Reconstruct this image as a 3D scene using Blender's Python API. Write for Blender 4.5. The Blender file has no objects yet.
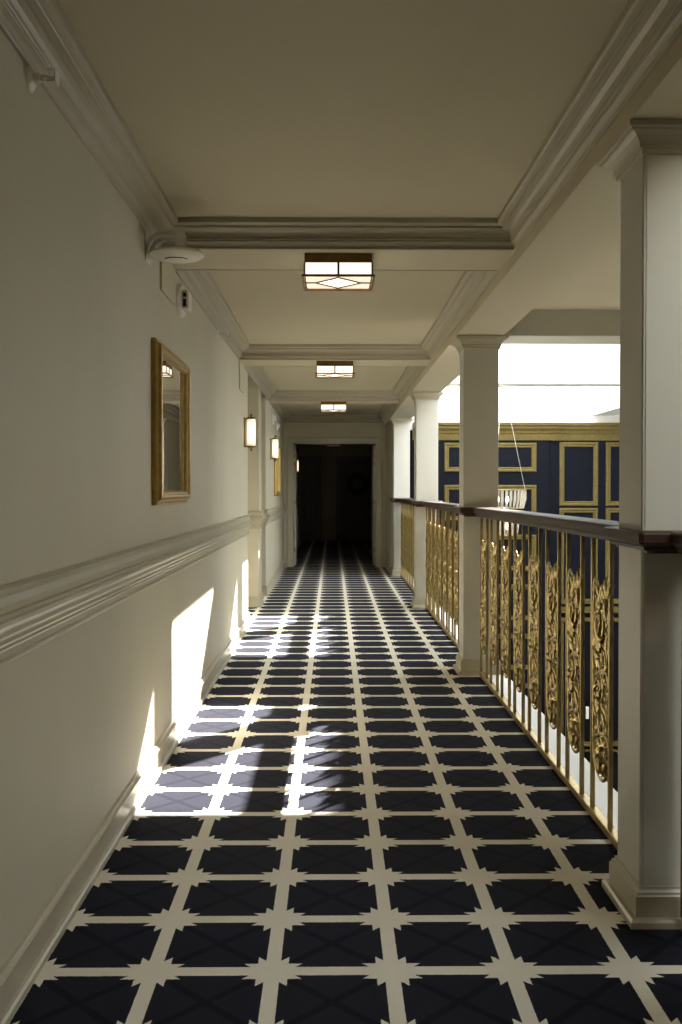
import bpy, bmesh, math, random
from mathutils import Vector, Matrix
random.seed(7)
PI = math.pi
sc = bpy.context.scene
COL = sc.collection

# ------------------------------------------------------------------ materials
def new_mat(name):
    m = bpy.data.materials.new(name); m.use_nodes = True
    nt = m.node_tree
    return m, nt, nt.nodes['Principled BSDF']

def paint(name, col, rough=.55, var=.04, scale=3.0, bump=.02, stretch=(1, 1, 1)):
    m, nt, b = new_mat(name)
    tc = nt.nodes.new('ShaderNodeTexCoord'); mp = nt.nodes.new('ShaderNodeMapping')
    mp.inputs['Scale'].default_value = stretch
    nz = nt.nodes.new('ShaderNodeTexNoise'); nz.inputs['Scale'].default_value = scale; nz.inputs['Detail'].default_value = 5
    nt.links.new(tc.outputs['Object'], mp.inputs['Vector']); nt.links.new(mp.outputs[0], nz.inputs['Vector'])
    cr = nt.nodes.new('ShaderNodeValToRGB')
    cr.color_ramp.elements[0].position = .3; cr.color_ramp.elements[1].position = .7
    cr.color_ramp.elements[0].color = tuple(c*(1-var) for c in col)+(1,)
    cr.color_ramp.elements[1].color = tuple(min(1, c*(1+var)) for c in col)+(1,)
    nt.links.new(nz.outputs['Fac'], cr.inputs['Fac']); nt.links.new(cr.outputs['Color'], b.inputs['Base Color'])
    b.inputs['Roughness'].default_value = rough
    n2 = nt.nodes.new('ShaderNodeTexNoise'); n2.inputs['Scale'].default_value = 180
    nt.links.new(mp.outputs[0], n2.inputs['Vector'])
    bp = nt.nodes.new('ShaderNodeBump'); bp.inputs['Strength'].default_value = bump; bp.inputs['Distance'].default_value = .01
    nt.links.new(n2.outputs['Fac'], bp.inputs['Height']); nt.links.new(bp.outputs['Normal'], b.inputs['Normal'])
    return m

def metal(name, col, rough=.35, var=.25, scale=40, metallic=1.0):
    m = paint(name, col, rough, var, scale, .05)
    m.node_tree.nodes['Principled BSDF'].inputs['Metallic'].default_value = metallic
    return m

def glow(name, col, strength):
    m, nt, b = new_mat(name)
    b.inputs['Base Color'].default_value = (.8, .78, .7, 1)
    b.inputs['Emission Color'].default_value = tuple(col)+(1,)
    b.inputs['Emission Strength'].default_value = strength
    b.inputs['Roughness'].default_value = .3
    return m

def math_node(nt, op, a, b=None, c=None):
    n = nt.nodes.new('ShaderNodeMath'); n.operation = op
    for i, v in enumerate((a, b, c)):
        if v is None: continue
        if isinstance(v, (int, float)): n.inputs[i].default_value = v
        else: nt.links.new(v, n.inputs[i])
    return n.outputs[0]

CELL_X, CELL_Y, LINE_X0, LINE_Y0 = .303, .305, .1515, 2.492
def carpet():
    m, nt, b = new_mat('carpet')
    L = nt.links; M = lambda *a: math_node(nt, *a)
    tc = nt.nodes.new('ShaderNodeTexCoord')
    # slight weave wobble
    nz = nt.nodes.new('ShaderNodeTexNoise'); nz.inputs['Scale'].default_value = 220; nz.inputs['Detail'].default_value = 2
    L.new(tc.outputs['Object'], nz.inputs['Vector'])
    sp = nt.nodes.new('ShaderNodeSeparateXYZ'); L.new(tc.outputs['Object'], sp.inputs[0])
    wob = M('MULTIPLY', M('SUBTRACT', nz.outputs['Fac'], .5), .022)
    def folded(co, x0, cell):
        u = M('ADD', M('DIVIDE', M('SUBTRACT', co, x0), cell), 0.5)
        d = M('SUBTRACT', M('FRACT', u), 0.5)
        return M('ABSOLUTE', M('ADD', d, wob))
    du = folded(sp.outputs['X'], LINE_X0, CELL_X); dv = folded(sp.outputs['Y'], LINE_Y0, CELL_Y)
    p = M('MAXIMUM', du, dv); q = M('MINIMUM', du, dv)
    line = M('MAXIMUM', M('LESS_THAN', du, .063), M('LESS_THAN', dv, .072))
    star = M('MULTIPLY', M('LESS_THAN', q, .130), M('LESS_THAN', M('SUBTRACT', p, q), .118))
    fac = M('MAXIMUM', line, star)
    # tone-on-tone cross inside each cell
    cross = M('LESS_THAN', M('ABSOLUTE', M('SUBTRACT', du, dv)), .05)
    ton = M('MULTIPLY', cross, M('GREATER_THAN', p, .16))
    def mix(f, a, c):
        n = nt.nodes.new('ShaderNodeMix'); n.data_type = 'RGBA'
        for i, v in ((0, f), (6, a), (7, c)):
            if isinstance(v, tuple): n.inputs[i].default_value = v
            elif isinstance(v, (int, float)): n.inputs[i].default_value = v
            else: L.new(v, n.inputs[i])
        return n.outputs[2]
    navy = mix(ton, (.0195, .0200, .0300, 1), (.0115, .012, .0185, 1))
    n2 = nt.nodes.new('ShaderNodeTexNoise'); n2.inputs['Scale'].default_value = 420; n2.inputs['Detail'].default_value = 3
    L.new(tc.outputs['Object'], n2.inputs['Vector'])
    fib = M('ADD', M('MULTIPLY', n2.outputs['Fac'], .9), .55)
    base = mix(fac, navy, (.84, .785, .665, 1))
    vm = nt.nodes.new('ShaderNodeVectorMath'); vm.operation = 'SCALE'
    L.new(base, vm.inputs[0]); L.new(fib, vm.inputs['Scale'])
    L.new(vm.outputs[0], b.inputs['Base Color'])
    b.inputs['Roughness'].default_value = .95
    b.inputs['Specular IOR Level'].default_value = .06
    b.inputs['Sheen Weight'].default_value = SHEEN
    b.inputs['Sheen Roughness'].default_value = .35
    b.inputs['Sheen Tint'].default_value = (.62, .68, 1, 1)
    bp = nt.nodes.new('ShaderNodeBump'); bp.inputs['Strength'].default_value = .35; bp.inputs['Distance'].default_value = .004
    L.new(M('ADD', n2.outputs['Fac'], M('MULTIPLY', fac, .5)), bp.inputs['Height']); L.new(bp.outputs['Normal'], b.inputs['Normal'])
    return m

def wood():
    m, nt, b = new_mat('dark_wood')
    tc = nt.nodes.new('ShaderNodeTexCoord'); mp = nt.nodes.new('ShaderNodeMapping'); mp.inputs['Scale'].default_value = (40, 2.5, 40)
    nz = nt.nodes.new('ShaderNodeTexNoise'); nz.inputs['Scale'].default_value = 2; nz.inputs['Detail'].default_value = 6
    nt.links.new(tc.outputs['Object'], mp.inputs[0]); nt.links.new(mp.outputs[0], nz.inputs['Vector'])
    cr = nt.nodes.new('ShaderNodeValToRGB')
    cr.color_ramp.elements[0].color = (.016, .009, .006, 1); cr.color_ramp.elements[1].color = (.075, .042, .028, 1)
    nt.links.new(nz.outputs['Fac'], cr.inputs['Fac']); nt.links.new(cr.outputs['Color'], b.inputs['Base Color'])
    b.inputs['Roughness'].default_value = .5
    b.inputs['Specular IOR Level'].default_value = .14
    return m

def clear_glass(name, tint=(1, 1, 1), gloss=.12):
    m, nt, b = new_mat(name); nt.nodes.remove(b)
    t = nt.nodes.new('ShaderNodeBsdfTransparent'); t.inputs[0].default_value = tuple(tint)+(1,)
    g = nt.nodes.new('ShaderNodeBsdfGlossy'); g.inputs['Roughness'].default_value = .05
    mx = nt.nodes.new('ShaderNodeMixShader'); mx.inputs[0].default_value = gloss
    nt.links.new(t.outputs[0], mx.inputs[1]); nt.links.new(g.outputs[0], mx.inputs[2])
    nt.links.new(mx.outputs[0], nt.nodes['Material Output'].inputs[0])
    return m

SHEEN = .04
WALLC = (.53, .49, .375)
M_WALL = paint('wall_paint', WALLC, .6, .035, 2.2, .05, (1, 1, .35))
M_CEIL = paint('ceiling_paint', (.52, .47, .34), .7, .02, 2, .04)
M_TRIM = paint('trim_paint', (.46, .42, .315), .33, .03, 4, .01)
M_CROWN_SHADED = paint('shaded_trim_paint', (.41, .37, .275), .36, .03, 4, .0)  # trim paint darkened: the crown's shade put into its colour
M_COLUMN = paint('column_paint', (.54, .525, .465), .5, .03, 3, .02)
M_WHITE = paint('white_paint', (.90, .90, .88), .5, .015, 2, .01)
M_DEVICE = paint('white_plastic', (.76, .73, .66), .35, .02, 8, .0)
M_BLACK = paint('black_plastic', (.012, .012, .012), .4, .1, 8, .0)
M_NAVY = paint('navy_paint', (.006, .0067, .0115), .6, .12, 2.5, .01)
M_GOLDPAINT = paint('gold_paint', (.125, .095, .034), .5, .15, 20, .02)
for _m in (M_NAVY, M_GOLDPAINT): _m.node_tree.nodes['Principled BSDF'].inputs['Specular IOR Level'].default_value = .06
M_GOLD = metal('gilded_metal', (.43, .33, .14), .32, .4, 55)
M_BRASS = metal('brass_bar', (.33, .245, .10), .4, .15, 25)
M_BRONZE = metal('bronze', (.22, .13, .05), .4, .2, 25)
M_GILT = paint('gilt_frame', (.36, .235, .06), .36, .2, 30, .03)
M_GILT.node_tree.nodes['Principled BSDF'].inputs['Metallic'].default_value = .6
M_CARPET = carpet()
M_WOOD = wood()
M_MIRROR = metal('mirror_silver', (.80, .81, .80), .0, .0, 2)
for _n in M_MIRROR.node_tree.nodes:
    if _n.type == 'BUMP': _n.inputs['Strength'].default_value = 0
M_GLASS = clear_glass('window_glass')
def crystal():
    m, nt, b = new_mat('crystal')
    b.inputs['Base Color'].default_value = (.40, .38, .33, 1); b.inputs['Roughness'].default_value = .12
    b.inputs['Transmission Weight'].default_value = .0; b.inputs['Subsurface Weight'].default_value = 0
    tr = nt.nodes.new('ShaderNodeBsdfTranslucent'); tr.inputs[0].default_value = (.85, .79, .66, 1)
    tp = nt.nodes.new('ShaderNodeBsdfTransparent')
    m1 = nt.nodes.new('ShaderNodeMixShader'); m1.inputs[0].default_value = .45
    m2 = nt.nodes.new('ShaderNodeMixShader'); m2.inputs[0].default_value = .5
    nt.links.new(b.outputs[0], m1.inputs[1]); nt.links.new(tr.outputs[0], m1.inputs[2])
    nt.links.new(m1.outputs[0], m2.inputs[1]); nt.links.new(tp.outputs[0], m2.inputs[2])
    nt.links.new(m2.outputs[0], nt.nodes['Material Output'].inputs[0])
    return m
M_CRYSTAL = crystal()
M_STEEL = metal('cable_steel', (.55, .53, .48), .35)
M_SHADE = glow('lit_milk_glass', (1, .93, .78), 1.75)
M_CORNER = glow('lit_cream_glass', (1, .86, .66), 1.2)
M_DIAMOND = glow('lit_diamond_glass', (1, .95, .82), 2.2)
def sconce_glow(name, col, hot, edge, half):
    m, nt, b = new_mat(name)
    tc = nt.nodes.new('ShaderNodeTexCoord'); sp = nt.nodes.new('ShaderNodeSeparateXYZ'); nt.links.new(tc.outputs['Object'], sp.inputs[0])
    t = math_node(nt, 'DIVIDE', math_node(nt, 'ABSOLUTE', sp.outputs['Z']), half)
    k = math_node(nt, 'SUBTRACT', 1.0, math_node(nt, 'POWER', t, 1.6))
    nt.links.new(math_node(nt, 'MULTIPLY_ADD', k, hot-edge, edge), b.inputs['Emission Strength'])
    b.inputs['Emission Color'].default_value = tuple(col)+(1,); b.inputs['Base Color'].default_value = (.8, .75, .65, 1); b.inputs['Roughness'].default_value = .25
    return m
M_SCONCE = sconce_glow('lit_sconce_glass', (1, .87, .62), 2.4, .65, .115)
M_DIMSCONCE = sconce_glow('dim_sconce_glass', (1, .80, .50), 3.0, .9, .115)
M_BULB = glow('lamp_bulb', (1, .88, .66), 6.0)
M_EXIT = glow('exit_red', (1, .05, .03), 1.2)
M_EXITLIGHT = glow('exit_lens', (1, .35, .28), .22)
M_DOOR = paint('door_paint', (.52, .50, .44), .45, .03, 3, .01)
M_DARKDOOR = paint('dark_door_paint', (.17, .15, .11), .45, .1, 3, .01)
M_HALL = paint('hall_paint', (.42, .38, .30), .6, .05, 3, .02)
M_LEAF = paint('wreath_leaf', (.02, .035, .018), .6, .4, 60, .05)
M_MARBLE = paint('pale_marble', (.34, .33, .31), .25, .06, 1.5, .0)

# ------------------------------------------------------------------ mesh helpers
class MB:
    def __init__(self): self.v = []; self.f = []; self.smooth = False
    def add(self, vs, fs):
        o = len(self.v); self.v += [tuple(v) for v in vs]; self.f += [tuple(i+o for i in f) for f in fs]; return self
    def box(self, x0, x1, y0, y1, z0, z1):
        vs = [(x, y, z) for z in (z0, z1) for y in (y0, y1) for x in (x0, x1)]
        return self.add(vs, [(0, 2, 3, 1), (4, 5, 7, 6), (0, 1, 5, 4), (2, 6, 7, 3), (0, 4, 6, 2), (1, 3, 7, 5)])
    def sweep(self, path, prof, closed=False, T=None, cap=True):
        """path (x,y) in plan; profile (offset to the right of travel, z); mitred"""
        n = len(path); P = [Vector(p) for p in path]; rings = []
        for i in range(n):
            ds = []
            if closed or i > 0: ds.append((P[i]-P[i-1]).normalized())
            if closed or i < n-1: ds.append((P[(i+1) % n]-P[i]).normalized())
            ns = [Vector((d.y, -d.x)) for d in ds]
            if len(ns) == 2:
                s = ns[0]+ns[1]; s = s/(s.dot(ns[0])) if s.length > 1e-6 else ns[0]
            else: s = ns[0]
            rings.append([(P[i].x+s.x*o, P[i].y+s.y*o, z) for o, z in prof])
        k = len(prof); vs = [v for r in rings for v in r]
        if T: vs = [T(*v) for v in vs]
        fs = []
        for i in range(n if closed else n-1):
            a, b = i*k, ((i+1) % n)*k
            for j in range(k-1): fs.append((a+j, a+j+1, b+j+1, b+j))
        if not closed and cap:
            fs.append(tuple(range(k))[::-1]); fs.append(tuple((n-1)*k+j for j in range(k)))
        return self.add(vs, fs)
    def layers(self, rings):
        """stack of equal-length closed loops, capped both ends"""
        k = len(rings[0]); vs = [v for r in rings for v in r]; fs = []
        for i in range(len(rings)-1):
            for j in range(k):
                a, b = i*k+j, i*k+(j+1) % k
                fs.append((a, b, b+k, a+k))
        fs.append(tuple(range(k))[::-1]); fs.append(tuple((len(rings)-1)*k+j for j in range(k)))
        return self.add(vs, fs)
    def lathe(self, c, prof, n=24, axis='z', sx=1, sy=1):
        rings = []
        for r, h in prof:
            ring = []
            for i in range(n):
                a = 2*PI*i/n; u, w = r*math.cos(a)*sx, r*math.sin(a)*sy
                if axis == 'z': ring.append((c[0]+u, c[1]+w, c[2]+h))
                elif axis == 'x': ring.append((c[0]+h, c[1]+u, c[2]+w))
                else: ring.append((c[0]+w, c[1]+h, c[2]+u))
            rings.append(ring)
        return self.layers(rings)
    def tube(self, pts, radii, n=6, flat=1.0):
        P = [Vector(p) for p in pts]; rings = []; up = Vector((1, 0, 0))
        for i, p in enumerate(P):
            t = (P[min(i+1, len(P)-1)]-P[max(i-1, 0)]).normalized()
            if abs(t.dot(up)) > .95: s = t.orthogonal().normalized()
            else: s = (up-t*up.dot(t)).normalized()
            w = t.cross(s); r = radii[i] if isinstance(radii, (list, tuple)) else radii
            rings.append([tuple(p+s*r*flat*math.cos(2*PI*j/n)+w*r*math.sin(2*PI*j/n)) for j in range(n)])
        return self.layers(rings)
    def leaf(self, base, d, L, W, curl, thick=.004, side=1):
        """ridged acanthus blade in the YZ plane, curling out along x"""
        d = Vector(d).normalized(); s = Vector((0, -d.z, d.y)); N = 7; B = Vector(base); vs = []
        ang = 0; p = B.copy()
        for i in range(N):
            t = i/(N-1)
            w = W*(math.sin(PI*min(1, t*.85+.12))**.8)*(1+.22*math.cos(i*PI))
            if i == N-1: w = W*.06
            dd = d*math.cos(ang)+s*math.sin(ang)*side; ss = Vector((0, -dd.z, dd.y))
            x = side*0+curl*math.sin(t*PI*.9)
            c = p+Vector((x, 0, 0))
            for u, dx in ((-1, 0), (-.45, thick*1.6), (0, thick*.4), (.45, thick*1.6), (1, 0)):
                vs.append(c+ss*w*u+Vector((-dx, 0, 0)))
            vs.append(c+Vector((thick*1.2, 0, 0)))
            p = p+dd*(L/(N-1)); ang += .16+curl*6
        fs = []
        for i in range(N-1):
            a, b = i*6, i*6+6
            for j in range(4): fs.append((a+j, a+j+1, b+j+1, b+j))
            fs.append((a+4, a+5, b+5, b+4)); fs.append((a+5, a, b, b+5))
        return self.add(vs, fs)
    def build(self, name, mat, parent=None, smooth=False, bevel=0, loc=None, weld=True):
        me = bpy.data.meshes.new(name); me.from_pydata(self.v, [], self.f); me.update()
        bm = bmesh.new(); bm.from_mesh(me)
        bmesh.ops.recalc_face_normals(bm, faces=bm.faces)
        bm.to_mesh(me); bm.free()
        me.materials.append(mat)
        if smooth:
            me.shade_smooth() if hasattr(me, 'shade_smooth') else None
            for p in me.polygons: p.use_smooth = True
        o = bpy.data.objects.new(name, me); COL.objects.link(o)
        if smooth == 'auto':
            md = o.modifiers.new('split', 'EDGE_SPLIT'); md.split_angle = math.radians(40)
        if loc: o.location = loc
        if parent: o.parent = parent
        if bevel:
            md = o.modifiers.new('bevel', 'BEVEL'); md.width = bevel; md.segments = 2; md.limit_method = 'ANGLE'; md.angle_limit = math.radians(50)
        return o

def empty(name, loc, label, cat, group=None):
    o = bpy.data.objects.new(name, None); COL.objects.link(o); o.location = loc; o.empty_display_size = .05
    return tag(o, label, cat, group)
def tag(o, label, cat, group=None):
    o['label'] = label; o['category'] = cat; o['kind'] = 'thing'
    if group: o['group'] = group
    return o
def struct(o): o['kind'] = 'structure'; return o
def copy_tree(o, parent=None):
    c = o.copy(); COL.objects.link(c)
    if parent: c.parent = parent
    for ch in o.children: copy_tree(ch, c)
    return c
def relabel(o, loc, label):
    o.location = loc; o['label'] = label; return o

# ------------------------------------------------------------------ layout
XL, NX = -.765, -.965            # left wall, back of its niches
BAY = 3.72
CEIL, BEAM = 2.40, 2.285
FX = .815                        # inner face of the long beam over the columns
SOF, SOX = 2.23, 1.12
YE = 15.7                        # end wall
YB = -4.0                        # back of the corridor
YN = 14.4                        # navy wall of the lobby
WELL_X, WELL_TOP, RX = 3.77, 3.31, 6.2
LOB = -3.3
colY = [2.755, 6.51, 10.22, 13.94]
N1, P1, P2, W3 = 8.98, 10.3, 10.72, 11.38

# floor ------------------------------------------------------------
struct(MB().box(-1.3, 1.14, YB, 24.0, -.28, 0).build('floor', M_CARPET))
# ledge outside the balustrade
struct(MB().box(.992, 1.145, YB, 14.3, .0, .006).build('trim_1', M_WHITE))
struct(MB().box(.0, RX, YB, YN, LOB-.1, LOB).build('floor_lobby', M_MARBLE))
struct(MB().box(.95, 1.10, YB, YN, LOB, -.285).build('wall_lobby', M_WALL))

# left wall ----------------------------------------------------------
wl = MB()
wl.box(XL-.3, XL, YB, N1, 0, 2.5); wl.box(NX-.1, NX, N1, W3, 0, 2.5)
wl.box(NX, XL, P1, P2, 0, 2.5); wl.box(XL-.3, XL, W3, YE, 0, 2.5)
struct(wl.build('wall_left', M_WALL))
lp = [(XL, YB), (XL, N1), (NX, N1), (NX, P1), (XL, P1), (XL, P2), (NX, P2), (NX, W3), (XL, W3), (XL, YE)]
base_prof = [(0, 0), (.026, 0), (.026, .016), (.020, .022), (.013, .024), (.013, .094), (.019, .096), (.020, .102), (.014, .105), (.010, .112), (.010, .117), (0, .119)]
struct(MB().sweep(lp, base_prof).build('baseboard_left', M_TRIM))
rail_prof = [(0, .838), (.010, .838), (.014, .842), (.014, .848), (.008, .850), (.008, .866), (.016, .868), (.020, .873), (.015, .878), (.022, .880),
             (.026, .886), (.021, .891), (.021, .897), (.034, .899), (.040, .906), (.035, .912), (.035, .918), (.048, .921), (.055, .930), (.053, .938),
             (.042, .941), (.042, .948), (.034, .951), (.024, .962), (.020, .978), (.021, .986), (.030, .988), (.030, .995), (.010, .999), (0, .999)]
rail_prof = [(o, .997-(.997-z)*1.13) for o, z in rail_prof]
struct(MB().sweep(lp, rail_prof).build('trim_2', M_TRIM))

# end wall with the double doorway -----------------------------------
DX0, DX1, DZ = -.61, .685, 1.95
we = MB(); we.box(XL-.3, DX0, YE, YE+.15, 0, 2.5); we.box(DX1, 1.0, YE, YE+.15, 0, 2.5); we.box(DX0, DX1, YE, YE+.15, DZ, 2.5)
struct(we.build('wall_end', M_WALL))
cas = [(0, .0), (.004, .016), (.02, .018), (.024, .024), (.075, .028), (.095, .03), (.10, .022), (.10, .0)]
Tc = lambda x, y, z: (x, YE-z, y)
struct(MB().sweep([(DX0, 0), (DX0, DZ), (DX1, DZ), (DX1, 0)], [(-o, z) for o, z in cas], T=Tc).build('trim_3', M_TRIM))
# solid bit of wall between the last column and the end wall
struct(MB().box(.862, 1.0, 14.215, YE, 0, 2.4).build('wall_right', M_WALL))
struct(MB().sweep([(.862, YE), (.862, 14.225)], base_prof).build('baseboard_right', M_TRIM))

# back wall of the corridor, behind the viewer, coloured dark to cut bounced light
struct(MB().box(-1.1, RX, YB-.15, YB, LOB, 2.5).build('wall_back', M_NAVY))

# ceiling and beams ----------------------------------------------------
struct(MB().box(-1.3, .9, YB, YE+.1, CEIL, CEIL+.12).build('ceiling', M_CEIL))
struct(MB().box(FX, SOX, YB, YN, SOF, WELL_TOP+.1).build('trim_4', M_CEIL))
struct(MB().box(FX, SOX, YN, YE, SOF, CEIL+.05).build('trim_5', M_CEIL))
bs = [4.405+BAY*k for k in (-2, -1, 0, 1, 2)]
n = 6
for y in bs:
    b = MB().box(XL-.01, FX, y, y+.405, BEAM, CEIL+.01)
    if y > 0 and y < 9: b.box(XL, XL+.010, y+.01, y+.39, 2.11-.06*(y > 5), BEAM)
    struct(b.build('trim_%d' % n, M_CEIL)); n += 1
crown = [(0, 2.283), (.011, 2.283), (.014, 2.287), (.009, 2.291), (.010, 2.299), (.018, 2.307), (.026, 2.311), (.031, 2.312), (.033, 2.316), (.029, 2.320),
         (.034, 2.321), (.037, 2.325), (.033, 2.329), (.035, 2.338), (.043, 2.350), (.058, 2.358), (.076, 2.361), (.086, 2.361), (.089, 2.365), (.085, 2.369),
         (.092, 2.370), (.106, 2.373), (.114, 2.379), (.114, 2.401), (0, 2.401)]
crown = [(o*.86, z) for o, z in crown]
edges = [(YB, bs[0])]+[(bs[i]+.405, bs[i+1]) for i in range(4)]+[(bs[4]+.405, YE)]
for y0, y1 in edges:
    # anticlockwise seen from below so that "right of travel" points into the coffer
    struct(MB().sweep([(XL, y0), (XL, y1), (FX, y1), (FX, y0)], crown, closed=True).build('trim_%d' % n, M_CROWN_SHADED)); n += 1

# lobby side: low ceiling of the nearer bays, skylight well, cross beams -------
low = MB()
KX0, KX1, KY0, KY1, KZ = 1.15, 2.8, .9, 2.53, 3.05      # skylight shaft over the nearest bay
low.box(SOX, RX, YB, KY0, CEIL, CEIL+.12); low.box(SOX, RX, KY1, 6.5, CEIL, CEIL+.12)
low.box(SOX, KX0, KY0, KY1, CEIL, CEIL+.12); low.box(KX1, RX, KY0, KY1, CEIL, CEIL+.12)
low.box(KX0-.1, KX0, KY0-.1, KY1+.1, CEIL+.12, KZ); low.box(KX1, KX1+.1, KY0-.1, KY1+.1, CEIL+.12, KZ)
low.box(KX0, KX1, KY0-.1, KY0, CEIL+.12, KZ); low.box(KX0, KX1, KY1, KY1+.1, CEIL+.12, KZ); low.box(WELL_X+.3, RX, 6.5, YN, CEIL, CEIL+.12)
struct(low.build('ceiling_lobby', M_CEIL))
struct(MB().box(SOX, WELL_X+.3, 6.49, 6.86, SOF, WELL_TOP+.1).build('trim_%d' % n, M_COLUMN)); n += 1
struct(MB().box(SOX, WELL_X, 10.2, 10.49, 2.315, WELL_TOP).build('trim_%d' % n, M_WHITE)); n += 1
struct(MB().box(WELL_X, WELL_X+.3, 6.86, YN, 2.30, WELL_TOP).build('trim_%d' % n, M_WHITE)); n += 1

# navy panelled wall of the lobby ------------------------------------------------
CT, CB = 2.19, 1.94
wn = struct(MB().box(1.0, RX, YN, YN+.2, LOB, CT-.1).build('wall_lobby_end', M_NAVY))
struct(MB().box(.9, RX, YN, YN+.2, CT-.1, WELL_TOP+.1).build('wall_lobby_top', M_WHITE))
PXM = 990/YN
def wx(px): return (px-332)/PXM
def wz(py): return 1.22-(py-490)/PXM
MB().box(1.16, wx(548), YN-.06, YN, LOB, 1.98).build('panel_bay', M_NAVY, wn)
cor = [(0, CB), (.02, CB), (.03, CB+.05), (.035, CB+.09), (.05, CB+.10), (.06, CB+.13), (.10, CB+.17), (.10, CB+.20), (.13, CB+.21), (.14, CT), (0, CT)]
MB().sweep([(1.16, YN-.06), (wx(552), YN-.06), (wx(552), YN), (RX, YN)], cor).build('cornice', M_GOLDPAINT, wn)
fr = [(0, 0), (0, .018), (.012, .03), (.03, .03), (.045, .018), (.06, .022), (.07, .012), (.07, 0)]
def panel(px0, px1, py0, py1, yw):
    x0, x1, z0, z1 = wx(px0), wx(px1), wz(py1), wz(py0)
    MB().sweep([(x0, z0), (x0, z1), (x1, z1), (x1, z0)], fr, closed=True, T=lambda a, b, c: (a, yw-c, b)).build('panel_moulding', M_GOLDPAINT, wn)
rows = [(443, 472)]+[(485+49.6*i, 521+49.6*i) for i in range(6)]
for a, b in rows: panel(443.5, 535.5, a, b, YN-.06)
for x0, x1 in ((559.5, 598.2), (606, 645), (653, 692)):
    panel(x0, x1, 442, 506, YN)
    panel(x0, x1, 508, 604, YN)
    panel(x0, x1, 618, 748, YN)
for z0, z1, dpt in ((wz(604), wz(600.5), .035), (wz(613), wz(607), .05), (wz(621.5), wz(618), .035), (wz(753), wz(751), .03)):
    MB().box(wx(553), RX, YN-dpt, YN, z0, z1).build('dado_moulding', M_GOLDPAINT, wn)
sw = empty('wall_plate', (wx(588.5), YN-.011, wz(714)), 'small white plate low on the navy panelled wall', 'wall plate')
MB().box(-.022, .022, 0, .011, -.09, .09).build('plate', M_WHITE, sw, bevel=.003)
MB().box(-.008, .008, -.006, 0, -.02, .02).build('rocker', M_WHITE, sw)

# opposite wall of the lobby with unseen windows added to light the lobby --------------------------------------
ADDED_WIN = [(7.3, 9.9, .4, 2.15), (11.0, 13.6, .4, 2.15)]
wr = MB(); ys = YB
for y0, y1, z0, z1 in ADDED_WIN:
    wr.box(RX, RX+.15, ys, y0, LOB, 2.5); wr.box(RX, RX+.15, y0, y1, LOB, z0); wr.box(RX, RX+.15, y0, y1, z1, 2.5); ys = y1
wr.box(RX, RX+.15, ys, YN+.2, LOB, 2.5)
struct(wr.build('wall_lobby_right', M_WALL))
for i, (y0, y1, z0, z1) in enumerate(ADDED_WIN):
    w = MB()
    w.box(RX+.02, RX+.1, y0, y0+.06, z0, z1); w.box(RX+.02, RX+.1, y1-.06, y1, z0, z1)
    w.box(RX+.02, RX+.1, y0+.06, y1-.06, z0, z0+.06); w.box(RX+.02, RX+.1, y0+.06, y1-.06, z1-.06, z1)
    ym = (y0+y1)/2; w.box(RX+.03, RX+.09, ym-.02, ym+.02, z0+.06, z1-.06)
    wo = struct(w.build('window_%d' % (i+1), M_WHITE))
    MB().box(RX+.055, RX+.062, y0+.05, y1-.05, z0+.05, z1-.05).build('pane', M_GLASS, wo)

# dark hall beyond the doorway -----------------------------------------------------
YH = 23.75
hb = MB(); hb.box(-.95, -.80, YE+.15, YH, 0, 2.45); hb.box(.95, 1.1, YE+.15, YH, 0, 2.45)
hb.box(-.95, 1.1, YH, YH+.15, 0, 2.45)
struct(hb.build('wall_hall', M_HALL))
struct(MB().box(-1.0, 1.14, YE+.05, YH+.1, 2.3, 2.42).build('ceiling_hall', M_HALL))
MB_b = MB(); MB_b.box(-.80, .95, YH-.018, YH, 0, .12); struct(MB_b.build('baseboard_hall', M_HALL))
struct(MB().box(-.2, .08, YH-.03, YH, .84, .98).build('trim_30', M_HALL))

def panel_door(name, w, h, t, mat, cells, parent=None):
    """door leaf in XZ, front at y=0 facing -y, hinge at x=0"""
    d = MB().box(0, w, 0, t, 0, h)
    o = d.build(name, mat, parent)
    pr = [(0, 0), (0, .006), (.012, .009), (.024, .003), (.03, 0)]
    p = MB()
    for x0, x1, z0, z1 in cells:
        p.sweep([(x0, z0), (x0, z1), (x1, z1), (x1, z0)], pr, closed=True, T=lambda a, b, c: (a, -c, b))
        p.sweep([(x0, z0), (x0, z1), (x1, z1), (x1, z0)], pr, closed=True, T=lambda a, b, c: (a, t+c, b))
    p.build('panel_moulding', mat, o)
    return o
def knob(parent, x, z, y=-.0, mat=M_BRASS):
    MB().lathe((x, y, z), [(.026, 0), (.026, -.006), (.010, -.008), (.010, -.03), (.024, -.036), (.028, -.048), (.020, -.060), (.0, -.062)], 14, 'y').build('knob', mat, parent, smooth='auto')
cells = [(.09, .53, .22, .92), (.09, .53, 1.08, 1.80)]
for i, (hx, rot) in enumerate(((DX0+.022, PI/2), (DX1+.020, PI/2))):
    d = panel_door('door_%d' % (i+1), .625, 1.93, .042, M_DOOR, cells)
    d.location = (hx, YE+.152, .01); d.rotation_euler = (0, 0, rot); struct(d)
    h = MB()
    for z in (.22, .98, 1.60, 1.72):
        MB().box(-.012, .004, .002, .040, z, z+.07).build('hinge', M_BRASS, d)
    knob(d, .56, .98)
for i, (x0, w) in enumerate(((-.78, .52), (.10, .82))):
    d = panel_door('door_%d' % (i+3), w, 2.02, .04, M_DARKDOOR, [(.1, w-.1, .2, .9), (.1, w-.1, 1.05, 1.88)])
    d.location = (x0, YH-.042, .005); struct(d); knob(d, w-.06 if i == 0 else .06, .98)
wr = empty('wreath', (.60, YH-.09, 1.36), 'round dark evergreen wreath hanging on the far door of the hall', 'wreath')
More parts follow.
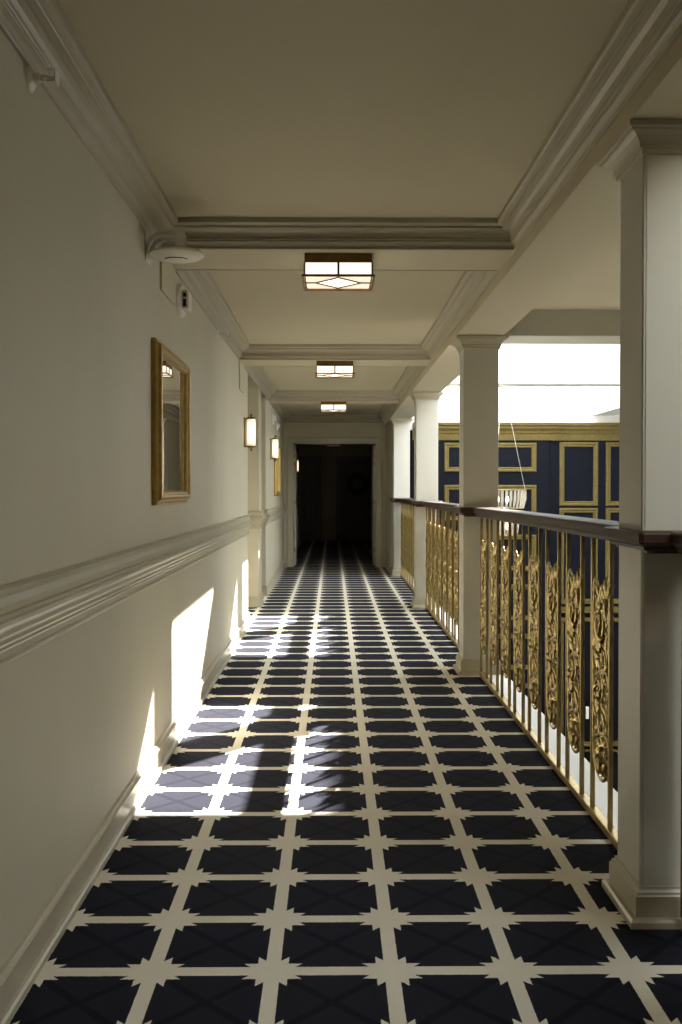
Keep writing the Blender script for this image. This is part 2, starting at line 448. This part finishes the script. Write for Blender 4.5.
w = MB(); rnd = random.Random(3)
for i in range(260):
    a = rnd.uniform(0, 2*PI); r = .2+rnd.uniform(-.05, .05); x, z = r*math.cos(a), r*math.sin(a)
    ln = rnd.uniform(.05, .085); da = a+PI/2+rnd.uniform(-.9, .9); dx, dz = math.cos(da)*ln, math.sin(da)*ln; y = rnd.uniform(-.035, .02)
    px, pz = -dz*.16, dx*.16
    w.add([(x, y, z), (x+dx*.5+px, y-.014, z+dz*.5+pz), (x+dx, y-.004, z+dz), (x+dx*.5-px, y-.012, z+dz*.5-pz), (x+dx*.5, y-.022, z+dz*.5)], [(0, 1, 4), (1, 2, 4), (2, 3, 4), (3, 0, 4), (0, 3, 2, 1)])
w.build('foliage', M_LEAF, wr)
MB().tube([(.2*math.cos(i*PI/16), 0, .2*math.sin(i*PI/16)) for i in range(33)], .022, 8).build('ring', M_LEAF, wr)
# exit sign
ex = empty('exit_sign', (.02, 17.6, 2.0), 'red lit exit sign hanging under the ceiling of the dark hall', 'sign')
MB().box(-.15, .15, 0, .05, .012, .20).build('housing', M_BLACK, ex, bevel=.004)
MB().box(-.12, .12, .008, .042, .004, .012).build('lens', M_EXITLIGHT, ex)
MB().lathe((0, .025, .20), [(.012, 0), (.012, .07), (.05, .075), (.05, .10)], 12).build('stem', M_BLACK, ex)
def strokes(mb, segs, x, z, s, t, y0, y1):
    for (ax, az, bx, bz) in segs:
        A = Vector((x+ax*s, z+az*s)); B = Vector((x+bx*s, z+bz*s)); d = (B-A).normalized(); nn = Vector((-d.y, d.x))*t/2
        A2, B2 = A-d*t/2, B+d*t/2
        q = [A2+nn, A2-nn, B2-nn, B2+nn]
        mb.add([(p.x, y0, p.y) for p in q]+[(p.x, y1, p.y) for p in q], [(0, 1, 2, 3), (7, 6, 5, 4), (0, 4, 5, 1), (1, 5, 6, 2), (2, 6, 7, 3), (3, 7, 4, 0)])
GL = {'E': [(0, 0, 0, 1), (0, 0, .5, 0), (0, .5, .42, .5), (0, 1, .5, 1)], 'X': [(0, 0, .55, 1), (0, 1, .55, 0)], 'I': [(.1, 0, .1, 1)], 'T': [(0, 1, .6, 1), (.3, 0, .3, 1)]}
lt = MB(); x = -.115
for ch, adv in (('E', .078), ('X', .078), ('I', .042), ('T', 0)):
    strokes(lt, GL[ch], x, .055, .10, .016, -.003, .001); x += adv
lt.build('lettering', M_EXIT, ex)

# ------------------------------------------------------------------ columns
names = ['nearest square white column, cut by the right edge of the picture',
         'second square white column from the viewer, beside the crystal chandelier',
         'third square white column, brightly lit, between the second and farthest ones',
         'farthest square white column, beside the end of the corridor']
def make_column():
    root = empty('column', (.98, 0, 0), names[0], 'column', 'square columns along the balustrade')
    H = .115
    sq = lambda i: [(-H-i, 0-i), (-H-i, .23+i), (H+i, .23+i), (H+i, 0-i)]
    rings = []
    for z in (.004, SOF-.003):
        c, g = .009, .0025
        rings.append([(-H+c, 0, z), (-H+c, g, z), (-H+g, g, z), (-H+g, c, z), (-H, c, z), (-H, .23-c, z), (-H+g, .23-c, z), (-H+g, .23-g, z), (-H+c, .23-g, z), (-H+c, .23, z),
                      (H-c, .23, z), (H-c, .23-g, z), (H-g, .23-g, z), (H-g, .23-c, z), (H, .23-c, z), (H, c, z), (H-g, c, z), (H-g, g, z), (H-c, g, z), (H-c, 0, z)])
    MB().layers(rings).build('shaft', M_COLUMN, root)
    bp = [(0, .001), (.036, .001), (.036, .018), (.030, .026), (.018, .027), (.018, .084), (.013, .088), (.013, .094), (.006, .100), (.004, .108), (0, .108)]
    MB().sweep(sq(0)[::1], [(-o, z) for o, z in bp], closed=True).build('base', M_TRIM, root)
    cp = [(0, SOF-.080), (.008, SOF-.080), (.010, SOF-.076), (.008, SOF-.072), (.008, SOF-.066), (.016, SOF-.064), (.018, SOF-.060), (.015, SOF-.056), (.020, SOF-.046), (.030, SOF-.034), (.042, SOF-.026), (.047, SOF-.025), (.048, SOF-.020), (.055, SOF-.017), (.056, SOF-.002), (0, SOF-.002)]
    MB().sweep(sq(0), [(-o, z) for o, z in cp], closed=True).build('capital', M_TRIM, root)
    return root
c0 = make_column()
for k, y in enumerate(colY):
    c = c0 if k == 0 else copy_tree(c0)
    relabel(c, (.98, y, 0), names[k])

# handrail -------------------------------------------------------------------------
def rail_ring(i, z):
    hs, hc, ch = .066-i, .148-i, .035
    L = [(-hs, .9)]
    for c in colY:
        a, b = c-.088+i, c+.23+.088-i
        L += [(-hs, a), (-hc+ch*.3, a), (-hc, a+ch*.3), (-hc, b-ch), (-hc+ch, b), (-hs, b)] if c < 13 else [(-hs, a), (-hc+ch*.3, a), (-hc, a+ch*.3), (-hc, c+.30), (-hc+.01, c+.305), (-hs, c+.305)]
    R = [(-x, y) for x, y in reversed(L)]
    return [(x+.98, y, z) for x, y in L+R]
hr = MB().layers([rail_ring(i, z) for i, z in ((.034, 1.046), (.032, 1.053), (.020, 1.056), (.019, 1.064), (.013, 1.069), (.004, 1.072), (.003, 1.076), (0, 1.078), (0, 1.099), (.003, 1.104), (.009, 1.107))])
hr = hr.build('handrail', M_WOOD)
cut = MB()
for c in colY: cut.box(.98-.117, .98+.117, c-.002, c+.232, .9, 1.3)
cut = cut.build('cutter', M_WOOD)
bo = hr.modifiers.new('notch', 'BOOLEAN'); bo.operation = 'DIFFERENCE'; bo.object = cut; bo.solver = 'EXACT'
bpy.context.view_layer.update()
notched = bpy.data.meshes.new_from_object(hr.evaluated_get(bpy.context.evaluated_depsgraph_get()))
hr.modifiers.clear(); hr.data = notched
bpy.data.objects.remove(cut)
tag(hr, 'long dark wooden handrail on top of the gold balustrades, wrapping around the columns', 'handrail')

# ornament panel -----------------------------------------------------------------
def ornament_mesh():
    m = MB(); rnd = random.Random(11)
    Hh, W = .735, .108
    def spiral(cy, cz, r0, turns, a0, sgn, rt=.0075, lead=None):
        pts, rad = [], []
        if lead:
            pts += lead; rad += [rt*.9]*len(lead)
        N = int(14*turns)+4
        for i in range(N+1):
            t = i/N; a = a0+sgn*turns*2*PI*t; r = r0*(1-t)**.75+.004
            pts.append((-.006*math.sin(t*PI), cy+r*math.cos(a), cz+r*math.sin(a))); rad.append(rt*(1.15-.35*t))
        m.tube(pts, rad, 6, .85)
        m.lathe((0, cy, cz), [(.0, -.014), (.008, -.012), (.012, -.004), (.012, .004), (.008, .012), (.0, .014)], 8, 'x')
    # U shaped rim with rounded bottom
    rim = []
    for i in range(9): rim.append((0, -W, Hh*.93-(Hh*.93-.11)*i/8))
    for i in range(1, 12):
        a = PI+PI*i/12; rim.append((0, W*math.cos(a), .11+.105*math.sin(a)))
    for i in range(9): rim.append((0, W, .11+(Hh*.86-.11)*i/8))
    for i in range(1, 8):
        a = PI*.75*i/7; rim.append((0, W-.055+.055*math.cos(a), Hh*.86+.06*math.sin(a)))
    m.tube(rim, [.0075]*len(rim), 6)
    # stacked S scrolls
    zs = [.105, .215, .33, .445, .56, .655]
    for i, z in enumerate(zs):
        s = 1 if i % 2 == 0 else -1
        r = .062 if i < 5 else .05
        spiral(s*.028, z, r, 1.55, PI/2 if s > 0 else PI/2, s, .0085)
        spiral(-s*.062, z+.045, .034, 1.25, -PI/2, -s, .0065)
        # linking stem
        if i < 5:
            z2 = zs[i+1]
            m.tube([(0, s*.088, z-.01), (-.004, s*.075, z+.04), (-.006, 0, (z+z2)/2+.01), (-.004, -s*.07, z2-.03), (0, -s*.088, z2+.02)], [.006, .008, .009, .008, .006], 6)
    # rosettes
    for cy, cz, rr in ((0, .50, .04), (.01, .27, .034), (0, .06, .03)):
        for k in range(8):
            a = k*PI/4
            m.leaf((-.012, cy, cz), (0, math.cos(a), math.sin(a)), rr, rr*.30, -.006, .004)
            m.leaf((.012, cy, cz), (0, math.cos(a+.3), math.sin(a+.3)), rr, rr*.30, .006, .004)
        m.lathe((0, cy, cz), [(.0, -.024), (.007, -.021), (.010, -.014), (.010, .014), (.007, .021), (.0, .024)], 8, 'x')
    # acanthus leaves
    for i in range(58):
        z = .05+.64*(i+.5)/58; y = rnd.uniform(-.085, .085); a = rnd.uniform(0, 2*PI)
        if abs(y) > .05: a = (PI/2 if y < 0 else PI/2)+(-1 if y < 0 else 1)*rnd.uniform(-.3, 1.3)
        side = 1 if i % 2 else -1
        m.leaf((rnd.uniform(-.012, .012), y, z), (0, math.cos(a), math.sin(a)), rnd.uniform(.045, .085), rnd.uniform(.010, .019), rnd.uniform(-.020, .020), .004, side)
    # crowning leaf tips
    for y, L, a in ((-.095, .075, 1.9), (-.075, .085, 1.45), (-.05, .06, 1.1), (.03, .05, 1.5), (.085, .05, 1.8)):
        m.leaf((0, y, Hh*.90), (0, math.cos(a), math.sin(a)), L, .016, -.012, .004)
    # lower leaves hugging the rounded end
    for k in range(7):
        a = PI+PI*(k+.5)/7
        m.leaf((0, .085*math.cos(a), .10+.08*math.sin(a)), (0, -math.cos(a)*.5+math.sin(a)*.5, -math.sin(a)*.5-math.cos(a)*.3), .06, .016, .012 if k % 2 else -.012, .004)
    return m

blab = ['gold balustrade with cast leaf panels between the nearest and second columns',
        'gold balustrade between the second and third columns, seen at a slant',
        'gold balustrade between the third and farthest columns, narrowest in view']
def make_balustrade():
    root = empty('balustrade', (.972, colY[0]+.23, 0), blab[0], 'balustrade', 'gold balustrades between the columns')
    MB().box(-.014, .02, .04, BAY-.295, .008, .036).build('bottom_rail', M_BRASS, root, bevel=.003)
    bar = MB().box(-.0075, .0075, -.0075, .0075, .036, 1.0455).build('baluster', M_BRASS, root)
    om = ornament_mesh(); om.v = [(x*.7, y, z) for x, y, z in om.v]
    orn = om.build('ornament', M_GOLD, root, smooth='auto')
    md = orn.modifiers.new('weld', 'WELD'); md.merge_threshold = .0003
    y0 = colY[0]+.23; first = True
    for k in range(9):
        cy = 6.312-.394*k-y0
        for s in (-1, 1):
            o = bar if first else bar.copy()
            if not first: COL.objects.link(o); o.parent = root
            o.location = (0, cy+s*.118, 0); first = False
        o = orn if k == 0 else orn.copy()
        if k: COL.objects.link(o); o.parent = root
        o.location = (0, cy, .168)
    return root
b0 = make_balustrade()
for k in range(3):
    b = b0 if k == 0 else copy_tree(b0)
    relabel(b, (.972, colY[k]+.23, 0), blab[k])
b = relabel(copy_tree(b0), (.972, colY[0]-3.49, 0), 'gold balustrade on the near side of the nearest column, beside the viewer')

# ceiling lights ----------------------------------------------------------------------
llab = ['nearest square ceiling light with leaded diamond glass under the first beam',
        'middle square ceiling light glowing under the second beam',
        'farthest and smallest square ceiling light, under the third beam']
def make_light():
    r = empty('ceiling_light', (0, 0, BEAM), llab[0], 'ceiling light', 'square ceiling lights under the beams')
    a = .152
    MB().box(-a, a, -a, a, -.042, 0).build('canopy', M_BRONZE, r, bevel=.003)
    g = MB().box(-a+.004, a-.004, -a+.004, a-.004, -.094, -.042).build('glass_shade', M_SHADE, r)
    MB().box(-a+.006, a-.006, -a+.006, a-.006, -.0985, -.095).build('corner_glass', M_CORNER, r)
    MB().layers([[(.103, 0, z), (0, .116, z), (-.103, 0, z), (0, -.116, z)] for z in (-.1, -.096)]).build('diamond_glass', M_DIAMOND, r)
    f = MB(); e = .160; t = .009
    for s in (-1, 1):
        f.box(-e, e, s*e-t/2, s*e+t/2, -.107, -.097); f.box(s*e-t/2, s*e+t/2, -e, e, -.107, -.097)
        f.box(-.005, .005, s*a-.003, s*a+.003, -.1, -.042); f.box(s*a-.003, s*a+.003, -.005, .005, -.1, -.042)
        for q in (-1, 1): f.box(s*a-.004, s*a+.004, q*a-.004, q*a+.004, -.1, -.042)
    f.build('frame', M_BRONZE, r)
    l = MB(); z = -.103; w = .0065
    def seg(x0, y0, x1, y1):
        d = Vector((x1-x0, y1-y0)).normalized(); nn = Vector((-d.y, d.x))*w/2
        q = [(x0+nn.x, y0+nn.y), (x0-nn.x, y0-nn.y), (x1-nn.x, y1-nn.y), (x1+nn.x, y1+nn.y)]
        l.layers([[(x, y, z-.002) for x, y in q], [(x, y, -.0995) for x, y in q]])
    dx, dy = .105, .118
    for s in (-1, 1):
        for q in (-1, 1): seg(s*dx, 0, 0, q*dy)
        seg(s*dx, 0, s*e, 0); seg(0, s*dy, 0, s*e)
    l.build('leading', M_BRONZE, r)
    return r
l0 = make_light()
for k in range(3):
    o = l0 if k == 0 else copy_tree(l0)
    relabel(o, (.028-.006*k, 4.620+BAY*k, BEAM), llab[k])

# wall sconces ------------------------------------------------------------------------
slab = ['lit cylinder wall sconce on the near left wall, just before the niche',
        'lit cylinder wall sconce beside the small gold mirror',
        'small lit wall sconce inside the dark hall beyond the doorway']
def make_sconce():
    r = empty('wall_sconce', (XL, 0, 0), slab[0], 'wall lamp', 'cylinder wall sconces')
    MB().box(0, .012, -.045, .045, -.13, .13).build('backplate', M_BRASS, r, bevel=.003)
    g = MB().lathe((.062, 0, 0), [(.036, -.115), (.036, .115)], 20).build('glass_shade', M_SCONCE, r, smooth='auto')
    for s, nm in ((1, 'cap'), (-1, 'cap')):
        MB().lathe((.062, 0, s*.115), [(.039, 0), (.040, s*.010), (.034, s*.016), (.008, s*.018), (.007, s*.03), (.011, s*.036), (.007, s*.044), (.0005, s*.048)], 18).build(nm, M_BRONZE, r, smooth='auto')
        MB().box(.010, .035, -.012, .012, s*.118-.006, s*.118+.006).build('arm', M_BRASS, r)
    return r
s0 = make_sconce()
spots = [(XL, 8.62, 1.72), (XL, 12.25, 1.73), (-.80, 20.6, 1.72)]
for k, p in enumerate(spots):
    o = s0 if k == 0 else copy_tree(s0)
    relabel(o, p, slab[k])
    if k == 2:
        for c in o.children:
            if c.name.startswith('glass_shade'): c.data = c.data.copy(); c.data.materials[0] = M_DIMSCONCE

# mirrors -----------------------------------------------------------------------------
def make_mirror():
    r = empty('wall_mirror', (XL, 0, 1.16), 'large gold framed mirror on the near left wall', 'mirror', 'gold framed mirrors on the left wall')
    pr = [(0, 0), (0, .018), (.005, .023), (.016, .025), (.020, .030), (.024, .040), (.034, .043), (.042, .040), (.046, .032), (.054, .029), (.060, .022), (.064, .018), (.064, .004)]
    W, Hh = .89, .71
    MB().sweep([(0, 0), (0, Hh), (W, Hh), (W, 0)], pr, closed=True, T=lambda a, b, c: (c, a, b)).build('frame', M_GILT, r)
    MB().box(.001, .016, .055, W-.055, .055, Hh-.055).build('glass', M_MIRROR, r)
    return r
m0 = make_mirror(); m0.location = (XL, 4.20, 1.155)
m1 = copy_tree(m0); relabel(m1, (XL, 13.0, 1.14), 'small looking gold framed mirror farther down the left wall, near the doorway')

# ceiling and wall devices --------------------------------------------------------------
ap = empty('access_point', (XL-.002, 4.12, 2.19), 'round white disc shaped device on a bracket in the upper left corner', 'access point')
MB().lathe((.125, 0, 0), [(.02, -.018), (.06, -.017), (.095, -.011), (.112, 0), (.112, .006), (.104, .014), (.06, .018), (.0, .018)], 40).build('housing', M_DEVICE, ap, smooth='auto')
arc = MB()
arc.tube([(.125+.05*math.cos(PI*1.15+PI*.7*i/12), .05*math.sin(PI*1.15+PI*.7*i/12), -.0185) for i in range(13)], .0022, 5); arc.build('slot', M_BLACK, ap)
br = MB(); br.box(0, .006, -.05, .05, -.03, .098)
for y in (-.05, .038):
    pts = [(0, .030), (.02, .065), (.05, .085), (.10, .092), (.158, .092), (.158, .016), (.125, .016), (.125, .070), (.08, .074), (.04, .060), (.02, .03), (.004, -.02)]
    br.layers([[(x, y, z) for x, z in pts], [(x, y+.012, z) for x, z in pts]])
br.box(.06, .158, -.038, .038, .084, .092)
br.build('bracket', M_DEVICE, ap)

st = empty('fire_strobe', (XL-.002, 4.97, 2.163), 'white oval fire alarm strobe on the left wall, below the first beam', 'alarm')
MB().lathe((0, 0, 0), [(.098, 0), (.098, .012), (.09, .022), (.0, .024)], 36, 'x', 1.2, .84).build('backplate', M_DEVICE, st, smooth='auto')
MB().box(.022, .058, -.055, .055, -.048, .048).build('lens_housing', M_DEVICE, st, bevel=.008)
sl = MB()
for z0, z1 in ((.012, .032), (-.036, .002)): sl.box(.030, .046, -.0565, -.0545, z0, z1)
sl.build('slot', M_BLACK, st)

def make_sprinkler():
    r = empty('fire_sprinkler', (XL-.002, 2.53, 2.262), 'small white sidewall fire sprinkler in the upper left corner, nearest one', 'sprinkler', 'sidewall sprinklers on the left wall')
    MB().lathe((0, 0, 0), [(.036, 0), (.035, .004), (.024, .012), (.014, .013)], 24, 'x').build('escutcheon', M_DEVICE, r, smooth='auto')
    h = MB().lathe((.012, 0, 0), [(.013, 0), (.013, .016), (.009, .018), (.009, .028)], 14, 'x')
    for s in (-1, 1): h.tube([(.038, s*.008, 0), (.048, s*.015, 0), (.062, s*.007, 0), (.068, 0, 0)], .003, 6)
    h.build('head', M_DEVICE, r, smooth='auto')
    d = MB().box(.068, .071, -.019, .019, -.014, .014); d.box(.050, .072, -.019, .019, .014, .017); d.build('deflector', M_DEVICE, r)
    return r
p0 = make_sprinkler()
p1 = copy_tree(p0); relabel(p1, (XL-.002, 6.62, 2.262), 'small white sidewall fire sprinkler under the crown moulding, past the large mirror')
e0 = empty('wall_sounder', (XL-.002, 12.75, 2.13), 'larger of the two small white devices high on the far left wall', 'alarm', 'small white devices high on the far left wall')
MB().box(0, .02, -.05, .05, -.065, .065).build('backplate', M_WHITE, e0, bevel=.004)
MB().lathe((.02, 0, .01), [(.035, 0), (.032, .018), (.02, .026), (0, .028)], 18, 'x').build('horn', M_WHITE, e0, smooth='auto')
e1 = copy_tree(e0); relabel(e1, (XL-.002, 13.75, 2.10), 'smaller looking white device high on the far left wall, closer to the doorway'); e1.scale = (.9, .9, .75)

# chandelier ------------------------------------------------------------------------------
CHX, CHY = 1.78, 10.35
ch = empty('chandelier', (CHX, CHY, 1.03), 'tiered crystal chandelier hanging behind the second column', 'chandelier')
def tier(r, z0, z1, taper, nrod):
    m = MB()
    for i in range(nrod):
        a = 2*PI*i/nrod
        ca, sa = math.cos(a), math.sin(a)
        m.tube([(r*ca, r*sa, z1), (r*ca*.99, r*sa*.99, (z0+z1)/2), (r*taper*ca, r*taper*sa, z0)], [.010, .012, .008], 6)
    return m.build('crystal_tier', M_CRYSTAL, ch)
def ring(r, z, t=.006):
    return MB().tube([(r*math.cos(i*PI/20), r*math.sin(i*PI/20), z) for i in range(41)], t, 6).build('hoop', M_BRASS, ch, smooth=True)
tier(.24, 0, .19, .9, 32); ring(.243, .19); ring(.218, .0)
tier(.165, -.28, -.10, .9, 24); ring(.168, -.10); ring(.15, -.28)
MB().tube([(0, 0, -.30), (0, 0, .19)], .007, 8).build('stem', M_BRASS, ch)
for zc in (.085, -.195):
    for k in range(4):
        a = k*PI/2+.6
        MB().lathe((.07*math.cos(a), .07*math.sin(a), zc), [(.004, -.03), (.016, -.012), (.02, .008), (.012, .03), (.001, .042)], 10).build('bulb', M_BULB, ch, smooth=True)
for z in (.19, -.10):
    m = MB()
    for k in range(3):
        a = k*2*PI/3; R = .24 if z > 0 else .165
        m.tube([(0, 0, z), (R*math.cos(a), R*math.sin(a), z)], .004, 6)
    m.build('spider', M_BRASS, ch)
for k in range(3):
    a = k*2*PI/3
    MB().tube([(.24*math.cos(a), .24*math.sin(a), .19), (.012*math.cos(a), .012*math.sin(a), 1.275)], .003, 6).build('cable', M_STEEL, ch)
MB().lathe((0, 0, 1.26), [(.006, 0), (.03, .006), (.05, .015), (.055, .025)], 20).build('canopy', M_WHITE, ch, smooth='auto')

# ------------------------------------------------------------------ light
SUN = 66.0; SKY = 9.5
w = bpy.data.worlds.new('sky'); sc.world = w; w.use_nodes = True
w.node_tree.nodes['Background'].inputs[0].default_value = (.86, .94, 1.0, 1)
w.node_tree.nodes['Background'].inputs[1].default_value = SKY
sd = bpy.data.lights.new('sun', 'SUN'); sd.energy = SUN; sd.angle = math.radians(.7); sd.color = (1, .96, .90)
so = bpy.data.objects.new('sun', sd); COL.objects.link(so); so.location = (4, 8, 6)
so.rotation_euler = Vector((-1, -1.23, -.877)).to_track_quat('-Z', 'Y').to_euler()
# ------------------------------------------------------------------ camera
F = 990.0
cd = bpy.data.cameras.new('camera'); cam = bpy.data.objects.new('camera', cd); COL.objects.link(cam); sc.camera = cam
cd.sensor_fit = 'VERTICAL'; cd.sensor_height = 36; cd.sensor_width = 24; cd.lens = F/1024*36
PITCH = .0165
yaw = math.atan((341-332.2)/F)
cam.location = (0, 0, 1.22)
cam.rotation_euler = (PI/2-PITCH, 0, -yaw)
cd.shift_y = -(22-F*math.tan(PITCH))/1024
cd.clip_start = .05

sc.view_settings.view_transform = 'Standard'; sc.view_settings.look = 'None'; sc.view_settings.gamma = 1
sc.view_settings.use_curve_mapping = False
sc.view_settings.exposure = -0.44
sc.cycles.max_bounces = 14; sc.cycles.diffuse_bounces = 8; sc.cycles.transparent_max_bounces = 16
sc.cycles.sample_clamp_indirect = 6
sc.cycles.use_denoising = True
